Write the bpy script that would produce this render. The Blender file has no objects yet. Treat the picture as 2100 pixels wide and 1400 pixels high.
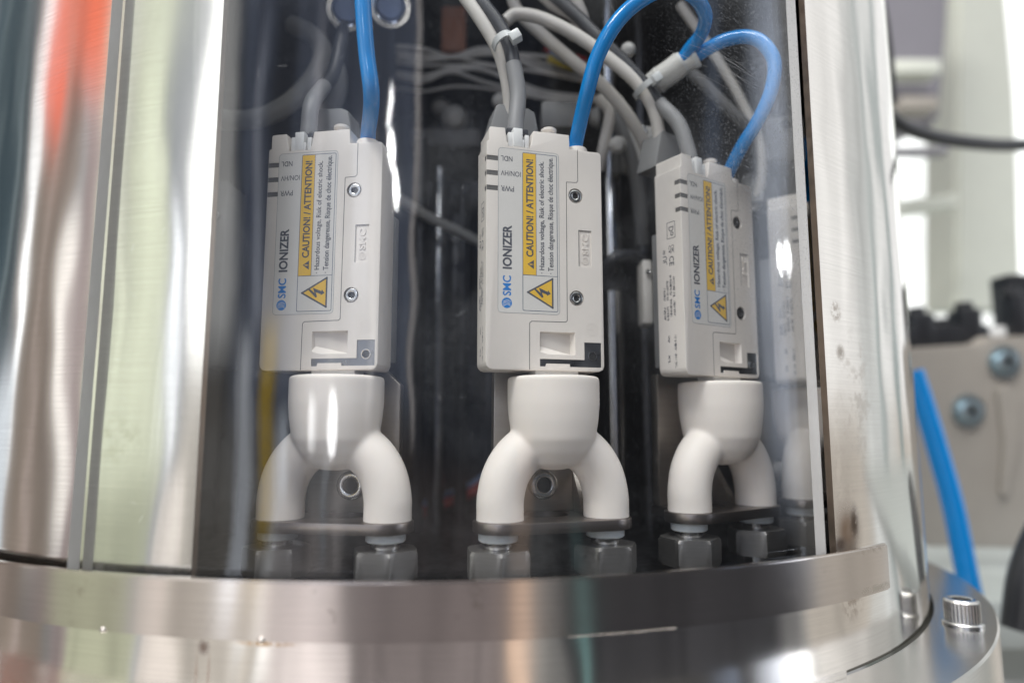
import bpy, bmesh, math, random
import numpy as np
from mathutils import Vector, Matrix, Euler
random.seed(7)
R = math.radians
MM = 0.001
sc = bpy.context.scene
COL = sc.collection

# ------------------------------------------------------------------ camera
RT = 291.0                                  # outer radius of the steel tube, mm
PITCH, YAW, DIST, FPX = .1237, .0825, 1.712 * RT, 1371.0
FW = Vector((math.sin(YAW) * math.cos(PITCH), math.cos(YAW) * math.cos(PITCH), math.sin(PITCH)))
RG = Vector((math.cos(YAW), -math.sin(YAW), 0))
UP = RG.cross(FW)
EYE = Vector((0, -DIST, 0))
cd = bpy.data.cameras.new('camera')
cam = bpy.data.objects.new('camera', cd)
COL.objects.link(cam)
cam.matrix_world = Matrix.Translation(EYE * MM) @ Matrix((RG, UP, -FW)).transposed().to_4x4()
cd.sensor_width = 36
cd.lens = 36 * FPX / 2100
cd.clip_start = .01
cd.clip_end = 50
cd.dof.use_dof = True
cd.dof.focus_distance = .252
cd.dof.aperture_fstop = 3.7
cd.dof.aperture_blades = 9
sc.camera = cam

# ------------------------------------------------------------------ world: the workshop around the machine
world = bpy.data.worlds.new('World')
sc.world = world
world.use_nodes = True
wt = world.node_tree
wt.nodes.clear()


def build_world():
    N, L = wt.nodes, wt.links
    def m(op, a, b=None, c=None):
        n = N.new('ShaderNodeMath'); n.operation = op
        for i, v in enumerate((a, b, c)):
            if v is None: continue
            if isinstance(v, (int, float)): n.inputs[i].default_value = v
            else: L.new(v, n.inputs[i])
        return n.outputs[0]
    tc = N.new('ShaderNodeTexCoord')
    sep = N.new('ShaderNodeSeparateXYZ'); L.new(tc.outputs['Generated'], sep.inputs[0])
    x, y, z = sep.outputs
    az = m('MULTIPLY', m('ARCTAN2', x, m('MULTIPLY', y, -1.0)), 180 / math.pi)
    el = m('MULTIPLY', m('ARCSINE', z), 180 / math.pi)
    nz = N.new('ShaderNodeTexNoise'); nz.inputs['Scale'].default_value = 3.2; nz.inputs['Detail'].default_value = 1.5
    L.new(tc.outputs['Generated'], nz.inputs['Vector'])
    az = m('ADD', az, m('MULTIPLY', m('SUBTRACT', nz.outputs[0], .5), 7.0))
    nz2 = N.new('ShaderNodeTexNoise'); nz2.inputs['Scale'].default_value = 2.1
    L.new(tc.outputs['Generated'], nz2.inputs['Vector'])
    el = m('ADD', el, m('MULTIPLY', m('SUBTRACT', nz2.outputs[0], .5), 10.0))
    base = N.new('ShaderNodeValToRGB')
    cr = base.color_ramp
    stops = [(-90, (.30, .29, .27)), (-30, (.22, .22, .21)), (0, (.30, .30, .31)), (30, (.42, .43, .44)), (42, (1.0, 1.0, .98)), (90, (1.5, 1.5, 1.46))]
    while len(cr.elements) < len(stops): cr.elements.new(.5)
    for e, (a, c) in zip(cr.elements, stops):
        e.position = (a + 90) / 180; e.color = (*c, 1)
    L.new(m('DIVIDE', m('ADD', el, 90), 180), base.inputs[0])
    cur = base.outputs[0]
    # (azimuth from, to, elevation from, to, soft az, soft el, colour)
    P = [
        (-180, -118, -60, 60, 8, 10, (.10, .13, .15)),
        (130, 182, -4, 50, 6, 8, (1.25, 1.28, 1.25)),
        (-118, -101, -40, 60, 3, 10, (.06, .09, .11)),
        (-101, -86, -45, 60, 2, 10, (.24, .20, .17)),
        (-99.5, -96.5, -2, 40, .7, 4, (1.7, 1.75, 1.8)),
        (-104, -97, -14, 5, 1.5, 6, (.75, .82, .9)),
        (-96.5, -91, 20, 31, 1.5, 4, (.95, .17, .09)),
        (-93, -78.5, 25, 60, 2.5, 6, (.95, .20, .11)),
        (-91.5, -90.6, -40, 50, .5, 5, (.45, .38, .36)),
        (-88.5, -87.8, -6, 40, .4, 5, (.12, .10, .10)),
        (-106.5, -105.6, -20, 60, .5, 5, (.30, .36, .38)),
        (-113, -112, -20, 60, .6, 5, (.20, .24, .25)),
        (-85.5, -82.5, -8, 14, .6, 5, (1.6, 1.55, 1.5)),
        (-83, -78, -40, 22, 1.5, 6, (.33, .27, .28)),
        (-78.5, -62, -50, 70, .8, 10, (.92, .96, .76)),
        (-78.5, -70, 12, 70, .8, 14, (.76, .77, .66)),
        (-62, -36, -45, 4, 1.2, 6, (.56, .52, .47)),
        (-62, -57, -30, 60, 1.2, 8, (.38, .40, .44)),
        (-61.2, -59.2, -2, 16, .5, 5, (2.2, 2.25, 2.4)),
        (-57, -46, 5, 62, .8, 6, (2.3, 2.28, 2.25)),
        (-78.5, -62, -50, -4, .8, 4, (.52, .54, .40)),
        (-60, -54, -30, -4, .8, 3, (1.2, 1.1, 1.03)),
        (-46, -9, 0, 40, 4, 10, (.42, .49, .68)),
        (-44.5, -42, -14, 6, .8, 5, (2.3, 2.4, 2.6)),
        (-35.5, -33.8, -14, 1, .8, 4, (2.0, 2.2, 2.5)),
        (-42, -40.5, 8, 30, 1, 8, (1.4, 1.5, 1.8)),
        (-30, -28.5, 12, 32, 1, 8, (1.5, 1.5, 1.7)),
        (-22, -19, 8, 24, 1.5, 8, (1.5, 1.6, 1.9)),
        (-39, -34, 10, 34, 1.5, 6, (.18, .20, .26)),
        (-38, -36, -20, 0, .6, 4, (2.4, 2.4, 2.4)),
        (-36, -21, -30, -5, .8, 4, (.85, .77, .76)),
        (-40, -36.8, -8, 8, .7, 5, (1.5, 1.0, .10)),
        (-33, -30, -8, 25, 1.5, 8, (.30, .33, .42)),
        (-26, -24.8, -10, 18, .5, 6, (1.1, 1.15, 1.25)),
        (-18.5, -17.4, -3, 25, .5, 6, (1.3, 1.3, 1.4)),
        (-10.2, -9.0, -4, 45, .4, 6, (1.7, 1.6, 1.6)),
        (-21, 11, -30, -2, 3, 6, (.22, .19, .19)),
        (-9, 20, -4, 40, 1, 8, (.07, .08, .11)),
        (11, 15, -30, 0, 1, 4, (.85, .62, .48)),
        (20, 74, -50, 36, 5, 8, (.045, .045, .05)),
        (24, 26, -40, -8, .8, 4, (.14, .25, .25)),
        (68, 77, -4, 34, 6, 12, (1.9, 2.1, 2.5)),
        (56, 60, 8, 40, 3, 8, (.30, .38, .55)),
        (76, 131, -4, 60, 1.5, 10, (.88, .88, .88)),
        (76, 131, -50, 1, 1.5, 7, (.52, .48, .43)),
        (80.5, 84, -3, 60, .8, 5, (1.5, 1.5, 1.5)),
        (100, 113, -20, 60, 6, 9, (.60, .62, .62)),
        (109, 111, -20, 60, 1.2, 9, (.36, .42, .42)),
        (116, 119, -20, 60, 1.0, 9, (.22, .28, .28)),
    ]
    for a0, a1, e0, e1, sa, se, c in P:
        ma = N.new('ShaderNodeMapRange'); ma.interpolation_type = 'SMOOTHSTEP'
        L.new(m('ABSOLUTE', m('SUBTRACT', az, (a0 + a1) / 2)), ma.inputs[0])
        h = (a1 - a0) / 2
        ma.inputs[1].default_value = h + sa / 2; ma.inputs[2].default_value = max(h - sa / 2, 0); ma.inputs[3].default_value = 0; ma.inputs[4].default_value = 1
        me = N.new('ShaderNodeMapRange'); me.interpolation_type = 'SMOOTHSTEP'
        L.new(m('ABSOLUTE', m('SUBTRACT', el, (e0 + e1) / 2)), me.inputs[0])
        h = (e1 - e0) / 2
        me.inputs[1].default_value = h + se / 2; me.inputs[2].default_value = max(h - se / 2, 0); me.inputs[3].default_value = 0; me.inputs[4].default_value = 1
        mx = N.new('ShaderNodeMix'); mx.data_type = 'RGBA'
        L.new(m('MULTIPLY', ma.outputs[0], me.outputs[0]), mx.inputs[0])
        L.new(cur, mx.inputs[6]); mx.inputs[7].default_value = (*c, 1)
        cur = mx.outputs[2]
    cb = N.new('ShaderNodeCombineXYZ'); L.new(m('MULTIPLY', az, .42), cb.inputs[0]); L.new(m('MULTIPLY', el, .03), cb.inputs[1])
    ns = N.new('ShaderNodeTexNoise'); ns.inputs['Scale'].default_value = 1; ns.inputs['Detail'].default_value = 4; L.new(cb.outputs[0], ns.inputs['Vector'])
    fac = N.new('ShaderNodeMapRange'); L.new(ns.outputs[0], fac.inputs[0])
    for i, q in enumerate((.3, .7, .62, 1.38)): fac.inputs[i + 1].default_value = q
    mu = N.new('ShaderNodeVectorMath'); mu.operation = 'SCALE'; L.new(cur, mu.inputs[0]); L.new(fac.outputs[0], mu.inputs['Scale'])
    cur = mu.outputs[0]
    bg = N.new('ShaderNodeBackground'); L.new(cur, bg.inputs[0]); bg.inputs[1].default_value = 1.0
    out = N.new('ShaderNodeOutputWorld'); L.new(bg.outputs[0], out.inputs[0])
    world.cycles.sampling_method = 'MANUAL'
    world.cycles.sample_map_resolution = 512


build_world()

# ------------------------------------------------------------------ lamps of the workshop (area lamps, seen as reflections) and added overhead boost
def lamp(az, el, dist, w, h, radiance, name='work_lamp', col=(1, 1, 1), target=(0, -250, 20)):
    ld = bpy.data.lights.new(name, 'AREA'); ld.shape = 'ELLIPSE'
    ld.size = w * MM; ld.size_y = h * MM
    ld.energy = radiance * math.pi * (w * h * MM * MM * math.pi / 4)
    ld.color = col
    o = bpy.data.objects.new(name, ld); COL.objects.link(o)
    a, e = R(az), R(el)
    d = Vector((math.sin(a) * math.cos(e), -math.cos(a) * math.cos(e), math.sin(e)))
    p = Vector(target) + d * dist
    o.location = p * MM
    o.rotation_euler = d.to_track_quat('Z', 'Y').to_euler()
    return o


lamp(-40, 58, 1800, 800, 450, 25, 'overhead_boost', (1, .985, .96))  # overhead pair added to brighten the ionizers, kept out of the reflections
lamp(20, 66, 1800, 1200, 500, 6.0, 'overhead_boost', (1, .99, .97))
lamp(-15.3, 27.8, 2000, 26, 130, 26)
lamp(-14.6, 24.0, 2000, 44, 120, 50)
lamp(-13.7, 20.6, 2000, 36, 110, 48)
lamp(-25.5, -.5, 2000, 50, 210, 17)
lamp(-29.5, -.5, 2000, 36, 170, 8)
lamp(75.5, 13.4, 2000, 75, 95, 50)

sc.view_settings.view_transform = 'Standard'
sc.view_settings.look = 'None'
sc.view_settings.exposure = .34
sc.view_settings.gamma = 1
sc.view_settings.use_curve_mapping = False
sc.render.engine = 'CYCLES'
cy = sc.cycles
cy.use_denoising = True
cy.max_bounces = 14
cy.diffuse_bounces = 4
cy.glossy_bounces = 6
cy.transmission_bounces = 6
cy.transparent_max_bounces = 24
cy.caustics_reflective = True
cy.caustics_refractive = False
cy.sample_clamp_indirect = 6
cy.blur_glossy = .3


# ------------------------------------------------------------------ helpers
def V(*a): return Vector(a)
def px(x, y, depth):
    """point of the place that stands `depth` mm in front of the camera along the sight line of a picture position"""
    return EYE + depth * (FW + RG * ((x - 1050) / FPX) - UP * ((y - 700) / FPX))
def tag(o, label=None, cat=None, group=None, kind=None):
    if label: o['label'] = label
    if cat: o['category'] = cat
    if group: o['group'] = group
    if kind: o['kind'] = kind
    return o
def empty(name, loc_mm=(0, 0, 0), rotz=0.0):
    o = bpy.data.objects.new(name, None); COL.objects.link(o)
    o.location = Vector(loc_mm) * MM; o.rotation_euler = (0, 0, rotz)
    o.empty_display_size = .01
    return o
def finish(me, sharp=32):
    bm = bmesh.new(); bm.from_mesh(me)
    for f in bm.faces: f.smooth = True
    for e in bm.edges:
        e.smooth = not (len(e.link_faces) == 2 and e.calc_face_angle(0) > R(sharp)) and len(e.link_faces) == 2
    bm.to_mesh(me); bm.free()
def obj(name, bm, mats, parent=None, sharp=32):
    """bmesh in mm -> one mesh object in metres"""
    me = bpy.data.meshes.new(name)
    bmesh.ops.scale(bm, vec=(MM, MM, MM), verts=bm.verts)
    bm.normal_update()
    bm.to_mesh(me); bm.free()
    if not isinstance(mats, (list, tuple)): mats = [mats]
    for m in mats: me.materials.append(m)
    finish(me, sharp)
    o = bpy.data.objects.new(name, me); COL.objects.link(o)
    if parent is not None: o.parent = parent
    return o
def evaluated(o):
    """apply the modifiers of o"""
    dg = bpy.context.evaluated_depsgraph_get()
    me = bpy.data.meshes.new_from_object(o.evaluated_get(dg))
    old = o.data
    o.modifiers.clear(); o.data = me
    return o
def box(bm, lo, hi, bev=0, seg=2, mi=0, mat=None):
    c = (Vector(lo) + Vector(hi)) / 2; s = Vector(hi) - Vector(lo)
    r = bmesh.ops.create_cube(bm, size=1, matrix=Matrix.Translation(c) @ Matrix.Diagonal((*s, 1)))
    vs = r['verts']
    if bev:
        es = list({e for v in vs for e in v.link_edges})
        rr = bmesh.ops.bevel(bm, geom=es, offset=bev, segments=seg, affect='EDGES', profile=.5)
        vs = list({v for f in rr['faces'] for v in f.verts} | {v for v in vs if v.is_valid})
    for f in {f for v in vs for f in v.link_faces}: f.material_index = mi
    if mat is not None: bmesh.ops.transform(bm, matrix=mat, verts=vs)
    return vs
def prism(bm, poly, y0, y1, bev=0, seg=3, mi=0, axis='y'):
    """polygon (a, b) extruded from y0 to y1. axis y: (a, y, b); axis z: (a, b, z)"""
    mk = (lambda a, b, t: (a, t, b)) if axis == 'y' else ((lambda a, b, t: (a, b, t)) if axis == 'z' else (lambda a, b, t: (t, a, b)))
    v0 = [bm.verts.new(mk(a, b, y0)) for a, b in poly]
    v1 = [bm.verts.new(mk(a, b, y1)) for a, b in poly]
    fs = [bm.faces.new(v0), bm.faces.new(v1[::-1])]
    n = len(poly)
    for i in range(n):
        fs.append(bm.faces.new((v0[i], v1[i], v1[(i + 1) % n], v0[(i + 1) % n])))
    bmesh.ops.recalc_face_normals(bm, faces=fs)
    if bev:
        es = list({e for f in fs for e in f.edges})
        r = bmesh.ops.bevel(bm, geom=es, offset=bev, segments=seg, affect='EDGES', profile=.5, clamp_overlap=True)
        fs = list({f for f in r['faces']} | {f for f in fs if f.is_valid})
    for f in fs:
        if f.is_valid: f.material_index = mi
def lathe(bm, prof, n=40, M=None, mi=0):
    """prof: (r, z) list, revolved about z; closed at the ends on the axis"""
    rings = []
    for r, z in prof:
        if r < 1e-6:
            rings.append([bm.verts.new((0, 0, z))])
        else:
            rings.append([bm.verts.new((r * math.cos(2 * math.pi * k / n), r * math.sin(2 * math.pi * k / n), z)) for k in range(n)])
    fs = []
    for a, b in zip(rings, rings[1:]):
        for k in range(n):
            k2 = (k + 1) % n
            if len(a) == 1 and len(b) == 1: continue
            if len(a) == 1: fs.append(bm.faces.new((a[0], b[k], b[k2])))
            elif len(b) == 1: fs.append(bm.faces.new((a[k], b[0], a[k2])))
            else: fs.append(bm.faces.new((a[k], b[k], b[k2], a[k2])))
    vs = [v for r in rings for v in r]
    bmesh.ops.recalc_face_normals(bm, faces=fs)
    for f in fs: f.material_index = mi
    if M is not None: bmesh.ops.transform(bm, matrix=M, verts=vs)
    return vs
def toY(p):   # lathe axis z -> pointing at the viewer (-y)
    return Matrix.Translation(p) @ Matrix.Rotation(R(90), 4, 'X')
def smoothpath(pts, k=10):
    P = [Vector(p) for p in pts]
    Q = [P[0] * 2 - P[1]] + P + [P[-1] * 2 - P[-2]]
    out = []
    for i in range(1, len(Q) - 2):
        p0, p1, p2, p3 = Q[i - 1:i + 3]
        for j in range(k):
            t = j / k
            out.append(.5 * ((2 * p1) + (p2 - p0) * t + (2 * p0 - 5 * p1 + 4 * p2 - p3) * t * t + (3 * p1 - p0 - 3 * p2 + p3) * t ** 3))
    out.append(P[-1])
    return out
def tube(bm, pts, r, n=16, k=10, mi=0, raw=False):
    P = pts if raw else smoothpath(pts, k)
    rs = r if callable(r) else (lambda t: r)
    T = [(P[min(i + 1, len(P) - 1)] - P[max(i - 1, 0)]).normalized() for i in range(len(P))]
    a = T[0].orthogonal().normalized()
    rings = []
    for i, p in enumerate(P):
        a = (a - T[i] * a.dot(T[i])).normalized(); b = T[i].cross(a)
        rr = rs(i / (len(P) - 1))
        rings.append([bm.verts.new(p + (a * math.cos(2 * math.pi * j / n) + b * math.sin(2 * math.pi * j / n)) * rr) for j in range(n)])
    fs = []
    for A, B in zip(rings, rings[1:]):
        for j in range(n):
            fs.append(bm.faces.new((A[j], A[(j + 1) % n], B[(j + 1) % n], B[j])))
    fs.append(bm.faces.new(rings[0][::-1])); fs.append(bm.faces.new(rings[-1]))
    for f in fs: f.material_index = mi
    bmesh.ops.recalc_face_normals(bm, faces=fs)
def arcshell(bm, r0, r1, a0, a1, z0, z1, step=.75, mi=0, mi_edge=None, zseg=1):
    """curved plate: radii r0<r1, azimuth a0..a1 in degrees (0 = towards -y, + towards +x)"""
    full = abs(a1 - a0) >= 359.99
    n = max(2, int(abs(a1 - a0) / step))
    zs = [z0 + (z1 - z0) * i / zseg for i in range(zseg + 1)]
    def ring(r, z):
        return [bm.verts.new((r * math.sin(R(a0 + (a1 - a0) * i / n)), -r * math.cos(R(a0 + (a1 - a0) * i / n)), z)) for i in range(n if full else n + 1)]
    O = [ring(r1, z) for z in zs]; I = [ring(r0, z) for z in zs]
    m = n if full else n
    def nx(i): return (i + 1) % n if full else i + 1
    F = []; E = []
    for A, B in zip(O, O[1:]):
        for i in range(m): F.append(bm.faces.new((A[i], A[nx(i)], B[nx(i)], B[i])))
    for A, B in zip(I, I[1:]):
        for i in range(m): F.append(bm.faces.new((B[i], B[nx(i)], A[nx(i)], A[i])))
    for i in range(m):
        E.append(bm.faces.new((O[-1][i], O[-1][nx(i)], I[-1][nx(i)], I[-1][i])))
        E.append(bm.faces.new((I[0][i], I[0][nx(i)], O[0][nx(i)], O[0][i])))
    if not full:
        for A, B, C, D in zip(O, O[1:], I, I[1:]):
            E.append(bm.faces.new((A[0], B[0], D[0], C[0]))); E.append(bm.faces.new((C[-1], D[-1], B[-1], A[-1])))
    bmesh.ops.recalc_face_normals(bm, faces=F + E)
    for f in F: f.material_index = mi
    for f in E: f.material_index = mi if mi_edge is None else mi_edge

# ------------------------------------------------------------------ materials
def mat(name):
    m = bpy.data.materials.new(name); m.use_nodes = True
    nt = m.node_tree
    b = nt.nodes['Principled BSDF']
    return m, nt, b
def nmath(nt, op, a, b=None, c=None):
    n = nt.nodes.new('ShaderNodeMath'); n.operation = op
    for i, v in enumerate((a, b, c)):
        if v is None: continue
        if isinstance(v, (int, float)): n.inputs[i].default_value = v
        else: nt.links.new(v, n.inputs[i])
    return n.outputs[0]
def noise(nt, vec, scale, detail=3, rough=.5, dist=0):
    n = nt.nodes.new('ShaderNodeTexNoise'); n.inputs['Scale'].default_value = scale; n.inputs['Detail'].default_value = detail
    n.inputs['Roughness'].default_value = rough; n.inputs['Distortion'].default_value = dist
    if vec is not None: nt.links.new(vec, n.inputs['Vector'])
    return n.outputs[0]
def maprange(nt, v, a, b, c, d, smooth=False):
    n = nt.nodes.new('ShaderNodeMapRange')
    if smooth: n.interpolation_type = 'SMOOTHSTEP'
    nt.links.new(v, n.inputs[0])
    for i, q in enumerate((a, b, c, d)): n.inputs[i + 1].default_value = q
    return n.outputs[0]
def mixc(nt, f, a, b):
    n = nt.nodes.new('ShaderNodeMix'); n.data_type = 'RGBA'
    if isinstance(f, (int, float)): n.inputs[0].default_value = f
    else: nt.links.new(f, n.inputs[0])
    for i, v in ((6, a), (7, b)):
        if isinstance(v, tuple): n.inputs[i].default_value = (*v[:3], 1)
        else: nt.links.new(v, n.inputs[i])
    return n.outputs[2]
def bump(nt, b, h, strength, dist):
    n = nt.nodes.new('ShaderNodeBump'); n.inputs['Strength'].default_value = strength; n.inputs['Distance'].default_value = dist
    nt.links.new(h, n.inputs['Height']); nt.links.new(n.outputs[0], b.inputs['Normal'])
    return n

def plastic(name, col, rough=.45, grain=.0002, gs=900, spec=.5, var=.04, sss=0):
    m, nt, b = mat(name)
    tc = nt.nodes.new('ShaderNodeTexCoord')
    n = noise(nt, tc.outputs['Object'], 60, 4)
    lo = tuple(c * (1 - var * 2) for c in col); hi = tuple(min(1, c * (1 + var)) for c in col)
    nt.links.new(mixc(nt, n, lo, hi), b.inputs['Base Color'])
    b.inputs['Roughness'].default_value = rough
    b.inputs['Specular IOR Level'].default_value = spec
    if sss:
        b.inputs['Subsurface Weight'].default_value = sss; b.inputs['Subsurface Scale'].default_value = .002
        b.inputs['Subsurface Radius'].default_value = (1, .8, .6)
    if grain:
        g = noise(nt, tc.outputs['Object'], gs * 3, 2)
        bump(nt, b, g, .25, grain)
    return m

def steel(name, col=(.66, .64, .61), rough=.2, cyl=True, aniso=.6, brush=.3, wave=0, var=.25, dirt=None, stains=()):
    """brushed stainless; cyl: brush lines run round the z axis"""
    m, nt, b = mat(name)
    tc = nt.nodes.new('ShaderNodeTexCoord')
    sep = nt.nodes.new('ShaderNodeSeparateXYZ'); nt.links.new(tc.outputs['Object'], sep.inputs[0])
    x, y, z = sep.outputs
    comb = nt.nodes.new('ShaderNodeCombineXYZ')
    if cyl:
        phi = nmath(nt, 'ARCTAN2', x, nmath(nt, 'MULTIPLY', y, -1.0))
        nt.links.new(nmath(nt, 'MULTIPLY', phi, 6.0), comb.inputs[0]); nt.links.new(nmath(nt, 'MULTIPLY', z, 1400.0), comb.inputs[1])
    else:
        phi = x
        nt.links.new(nmath(nt, 'MULTIPLY', x, 60.0), comb.inputs[0]); nt.links.new(nmath(nt, 'MULTIPLY', z, 1600.0), comb.inputs[1]); nt.links.new(nmath(nt, 'MULTIPLY', y, 60.0), comb.inputs[2])
    br = noise(nt, comb.outputs[0], 1.0, 3, .6)
    big = noise(nt, tc.outputs['Object'], 18, 4, .6)
    b.inputs['Metallic'].default_value = 1
    c = mixc(nt, big, tuple(k * .93 for k in col), tuple(min(1, k * 1.06) for k in col))
    c = mixc(nt, maprange(nt, br, .35, .65, 0, 1), c, tuple(k * .93 for k in col))
    rr = nmath(nt, 'ADD', nmath(nt, 'MULTIPLY', nmath(nt, 'ADD', br, big), rough * var), rough * (1 - var))
    for (sphi, sz, wp, wz, scol, amt, ns, thr) in stains:     # stains: azimuth deg, z mm, half sizes (deg, mm)
        dx = nmath(nt, 'DIVIDE', nmath(nt, 'SUBTRACT', phi, R(sphi)), R(wp))
        dz = nmath(nt, 'DIVIDE', nmath(nt, 'SUBTRACT', z, (sz + 89) * MM), wz * MM)
        d = nmath(nt, 'SQRT', nmath(nt, 'ADD', nmath(nt, 'MULTIPLY', dx, dx), nmath(nt, 'MULTIPLY', dz, dz)))
        k = maprange(nt, d, 1.0, .15, 0, 1, True)
        nn = noise(nt, tc.outputs['Object'], ns, 5, .65)
        k = nmath(nt, 'MULTIPLY', nmath(nt, 'MULTIPLY', k, maprange(nt, nn, thr - .08, thr + .1, 0, 1, True)), amt)
        c = mixc(nt, k, c, scol)
        rr = nmath(nt, 'ADD', rr, nmath(nt, 'MULTIPLY', k, .25))
    if dirt:
        nn = noise(nt, tc.outputs['Object'], dirt[0], 6, .7)
        k = maprange(nt, nn, dirt[1], dirt[1] + .15, 0, dirt[2], True)
        c = mixc(nt, k, c, (.2, .16, .12))
        rr = nmath(nt, 'ADD', rr, nmath(nt, 'MULTIPLY', k, .2))
    nt.links.new(c, b.inputs['Base Color'])
    nt.links.new(rr, b.inputs['Roughness'])
    if aniso:
        t = nt.nodes.new('ShaderNodeTangent'); t.direction_type = 'RADIAL'; t.axis = 'Z'
        nt.links.new(t.outputs[0], b.inputs['Tangent'])
        b.inputs['Anisotropic'].default_value = aniso; b.inputs['Anisotropic Rotation'].default_value = .25
    bn = bump(nt, b, br, brush, .00002)
    if wave:
        w = nt.nodes.new('ShaderNodeBump'); w.inputs['Strength'].default_value = 1; w.inputs['Distance'].default_value = wave
        c2 = nt.nodes.new('ShaderNodeCombineXYZ')
        nt.links.new(nmath(nt, 'MULTIPLY', phi, .6), c2.inputs[0]); nt.links.new(z, c2.inputs[1])
        nt.links.new(noise(nt, c2.outputs[0], 9, 1.5), w.inputs['Height'])
        nt.links.new(w.outputs[0], bn.inputs['Normal'])
    return m

def simple_metal(name, col, rough):
    m, nt, b = mat(name)
    b.inputs['Metallic'].default_value = 1
    tc = nt.nodes.new('ShaderNodeTexCoord')
    n = noise(nt, tc.outputs['Object'], 220, 4)
    nt.links.new(mixc(nt, n, tuple(k * .8 for k in col), tuple(min(1, k * 1.1) for k in col)), b.inputs['Base Color'])
    nt.links.new(maprange(nt, n, .3, .7, rough * .8, rough * 1.25), b.inputs['Roughness'])
    bump(nt, b, noise(nt, tc.outputs['Object'], 1500, 2), .15, .0001)
    return m

M = {}
M['tube'] = steel('tube_steel', col=(.72, .70, .67), rough=.13, aniso=.75, brush=.2, wave=.0016, stains=(
    (30.4, -40, 2.6, 15, (.16, .10, .06), .95, 90, .33),
    (31.4, -37, .9, 9, (.06, .035, .02), .95, 300, .40), (29.3, -44, 1.2, 4, (.08, .05, .035), .9, 200, .36),
    (30.2, -20, 2.2, 40, (.32, .26, .21), .4, 90, .50),
    (30.6, 44, 1.0, 5.5, (.28, .24, .2), .9, 500, .50),
    (30.9, 28, .8, 4.5, (.30, .27, .24), .8, 300, .40),
    (33.0, 10, 4.5, 45, (.38, .34, .30), .4, 130, .56),
    (30.5, -66, 2.0, 8, (.22, .16, .11), .6, 260, .46),
    (-14.9, -66, .55, 3.5, (.12, .07, .05), .8, 500, .36),
    (-15.3, -74, .14, 9, (.25, .15, .10), .6, 500, .34), (-14.5, -74, .14, 9, (.25, .15, .10), .6, 500, .34),
    (-11.0, -64.2, 2.6, 1.2, (.42, .24, .08), .7, 300, .42),
    (-22, -5, 2.8, 10, (.45, .45, .34), .3, 160, .52)))
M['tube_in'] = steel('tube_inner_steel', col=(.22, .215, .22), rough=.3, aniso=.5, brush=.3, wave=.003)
M['band'] = steel('band_steel', col=(.56, .53, .505), rough=.17, aniso=.7, brush=.28, dirt=(45, .60, .6), stains=(
    (31.5, -59.5, 5, 2.2, (.3, .27, .22), .6, 300, .45), (31, -46, 3.4, 1.6, (.26, .22, .17), .6, 300, .50)))
M['flange'] = steel('flange_steel', col=(.62, .60, .57), rough=.22, aniso=.3, brush=.15)
M['cut'] = simple_metal('cut_edge', (.36, .29, .24), .5)
M['nut'] = steel('nut_steel', col=(.34, .325, .31), rough=.5, cyl=False, aniso=0, brush=.8)
M['plate'] = steel('plate_steel', col=(.30, .265, .245), rough=.35, cyl=False, aniso=0, brush=.5)
M['bracket'] = steel('bracket_steel', col=(.48, .44, .40), rough=.42, cyl=False, aniso=0, brush=.6)
M['chrome'] = simple_metal('bright_steel', (.7, .7, .7), .16)
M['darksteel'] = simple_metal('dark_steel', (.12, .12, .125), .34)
M['body'] = plastic('ionizer_plastic', (.75, .70, .65), .42, .00006, 1500, var=.05)
M['nozzle'] = plastic('printed_plastic', (.85, .79, .735), .55, .00012, 700, sss=.15)
M['slot'] = plastic('smoked_window', (.13, .125, .12), .35, 0)
M['ink'] = plastic('grey_ink', (.085, .09, .11), .5, 0)
M['seam'] = plastic('seam_shadow_gap', (.05, .055, .06), .6, 0)
M['line'] = plastic('blue_grey_ink', (.12, .15, .20), .5, 0)
M['film'] = plastic('label_film', (.69, .67, .64), .33, 0)
M['yellow'] = plastic('yellow_ink', (.80, .50, .06), .38, 0)
M['blueink'] = plastic('blue_ink', (.02, .20, .58), .4, 0)
M['steel_insert'] = simple_metal('insert_steel', (.26, .27, .29), .32)
M['screw'] = simple_metal('screw_steel', (.55, .55, .54), .22)
M['hole'] = plastic('socket_inside', (.02, .02, .02), .6, 0)
M['white_clip'] = plastic('white_clip', (.80, .80, .79), .3, 0)
M['ptfe'] = plastic('washer_plastic', (.66, .70, .72), .3, 0, sss=.2)
M['blue'] = plastic('blue_tubing', (.0005, .25, .68), .11, .00003, 300, spec=.6)
M['blue_far'] = M['blue']
M['grey'] = plastic('grey_sleeve', (.26, .26, .265), .42, .00005, 400)
M['darkcable'] = plastic('dark_cable', (.045, .047, .055), .4, .00005, 400)
M['beige'] = plastic('beige_cable', (.66, .63, .59), .42, .00005, 400)
M['greyhousing'] = plastic('grey_housing', (.22, .22, .22), .5, .0001, 500)
M['black'] = plastic('black_plastic', (.018, .019, .022), .38, .0001, 300)
M['tie'] = plastic('cable_tie', (.70, .72, .72), .28, 0)
M['red'] = plastic('red_wire', (.45, .03, .03), .4, 0)
M['ywire'] = plastic('yellow_wire', (.65, .50, .04), .4, 0)
M['fitting'] = plastic('white_fitting', (.66, .65, .62), .35, 0)
M['paleblue'] = plastic('pale_blue_wire', (.25, .35, .62), .4, 0)
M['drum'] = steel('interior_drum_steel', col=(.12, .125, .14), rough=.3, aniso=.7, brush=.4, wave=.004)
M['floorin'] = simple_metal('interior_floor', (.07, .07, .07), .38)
M['palegreen'] = plastic('pale_green_paint', (.72, .74, .66), .5, .0003, 60)
M['whitepaint'] = plastic('white_paint', (.80, .80, .78), .5, .0003, 60)
M['bed'] = plastic('bed_paint', (.42, .45, .43), .4, .0003, 60)
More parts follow.
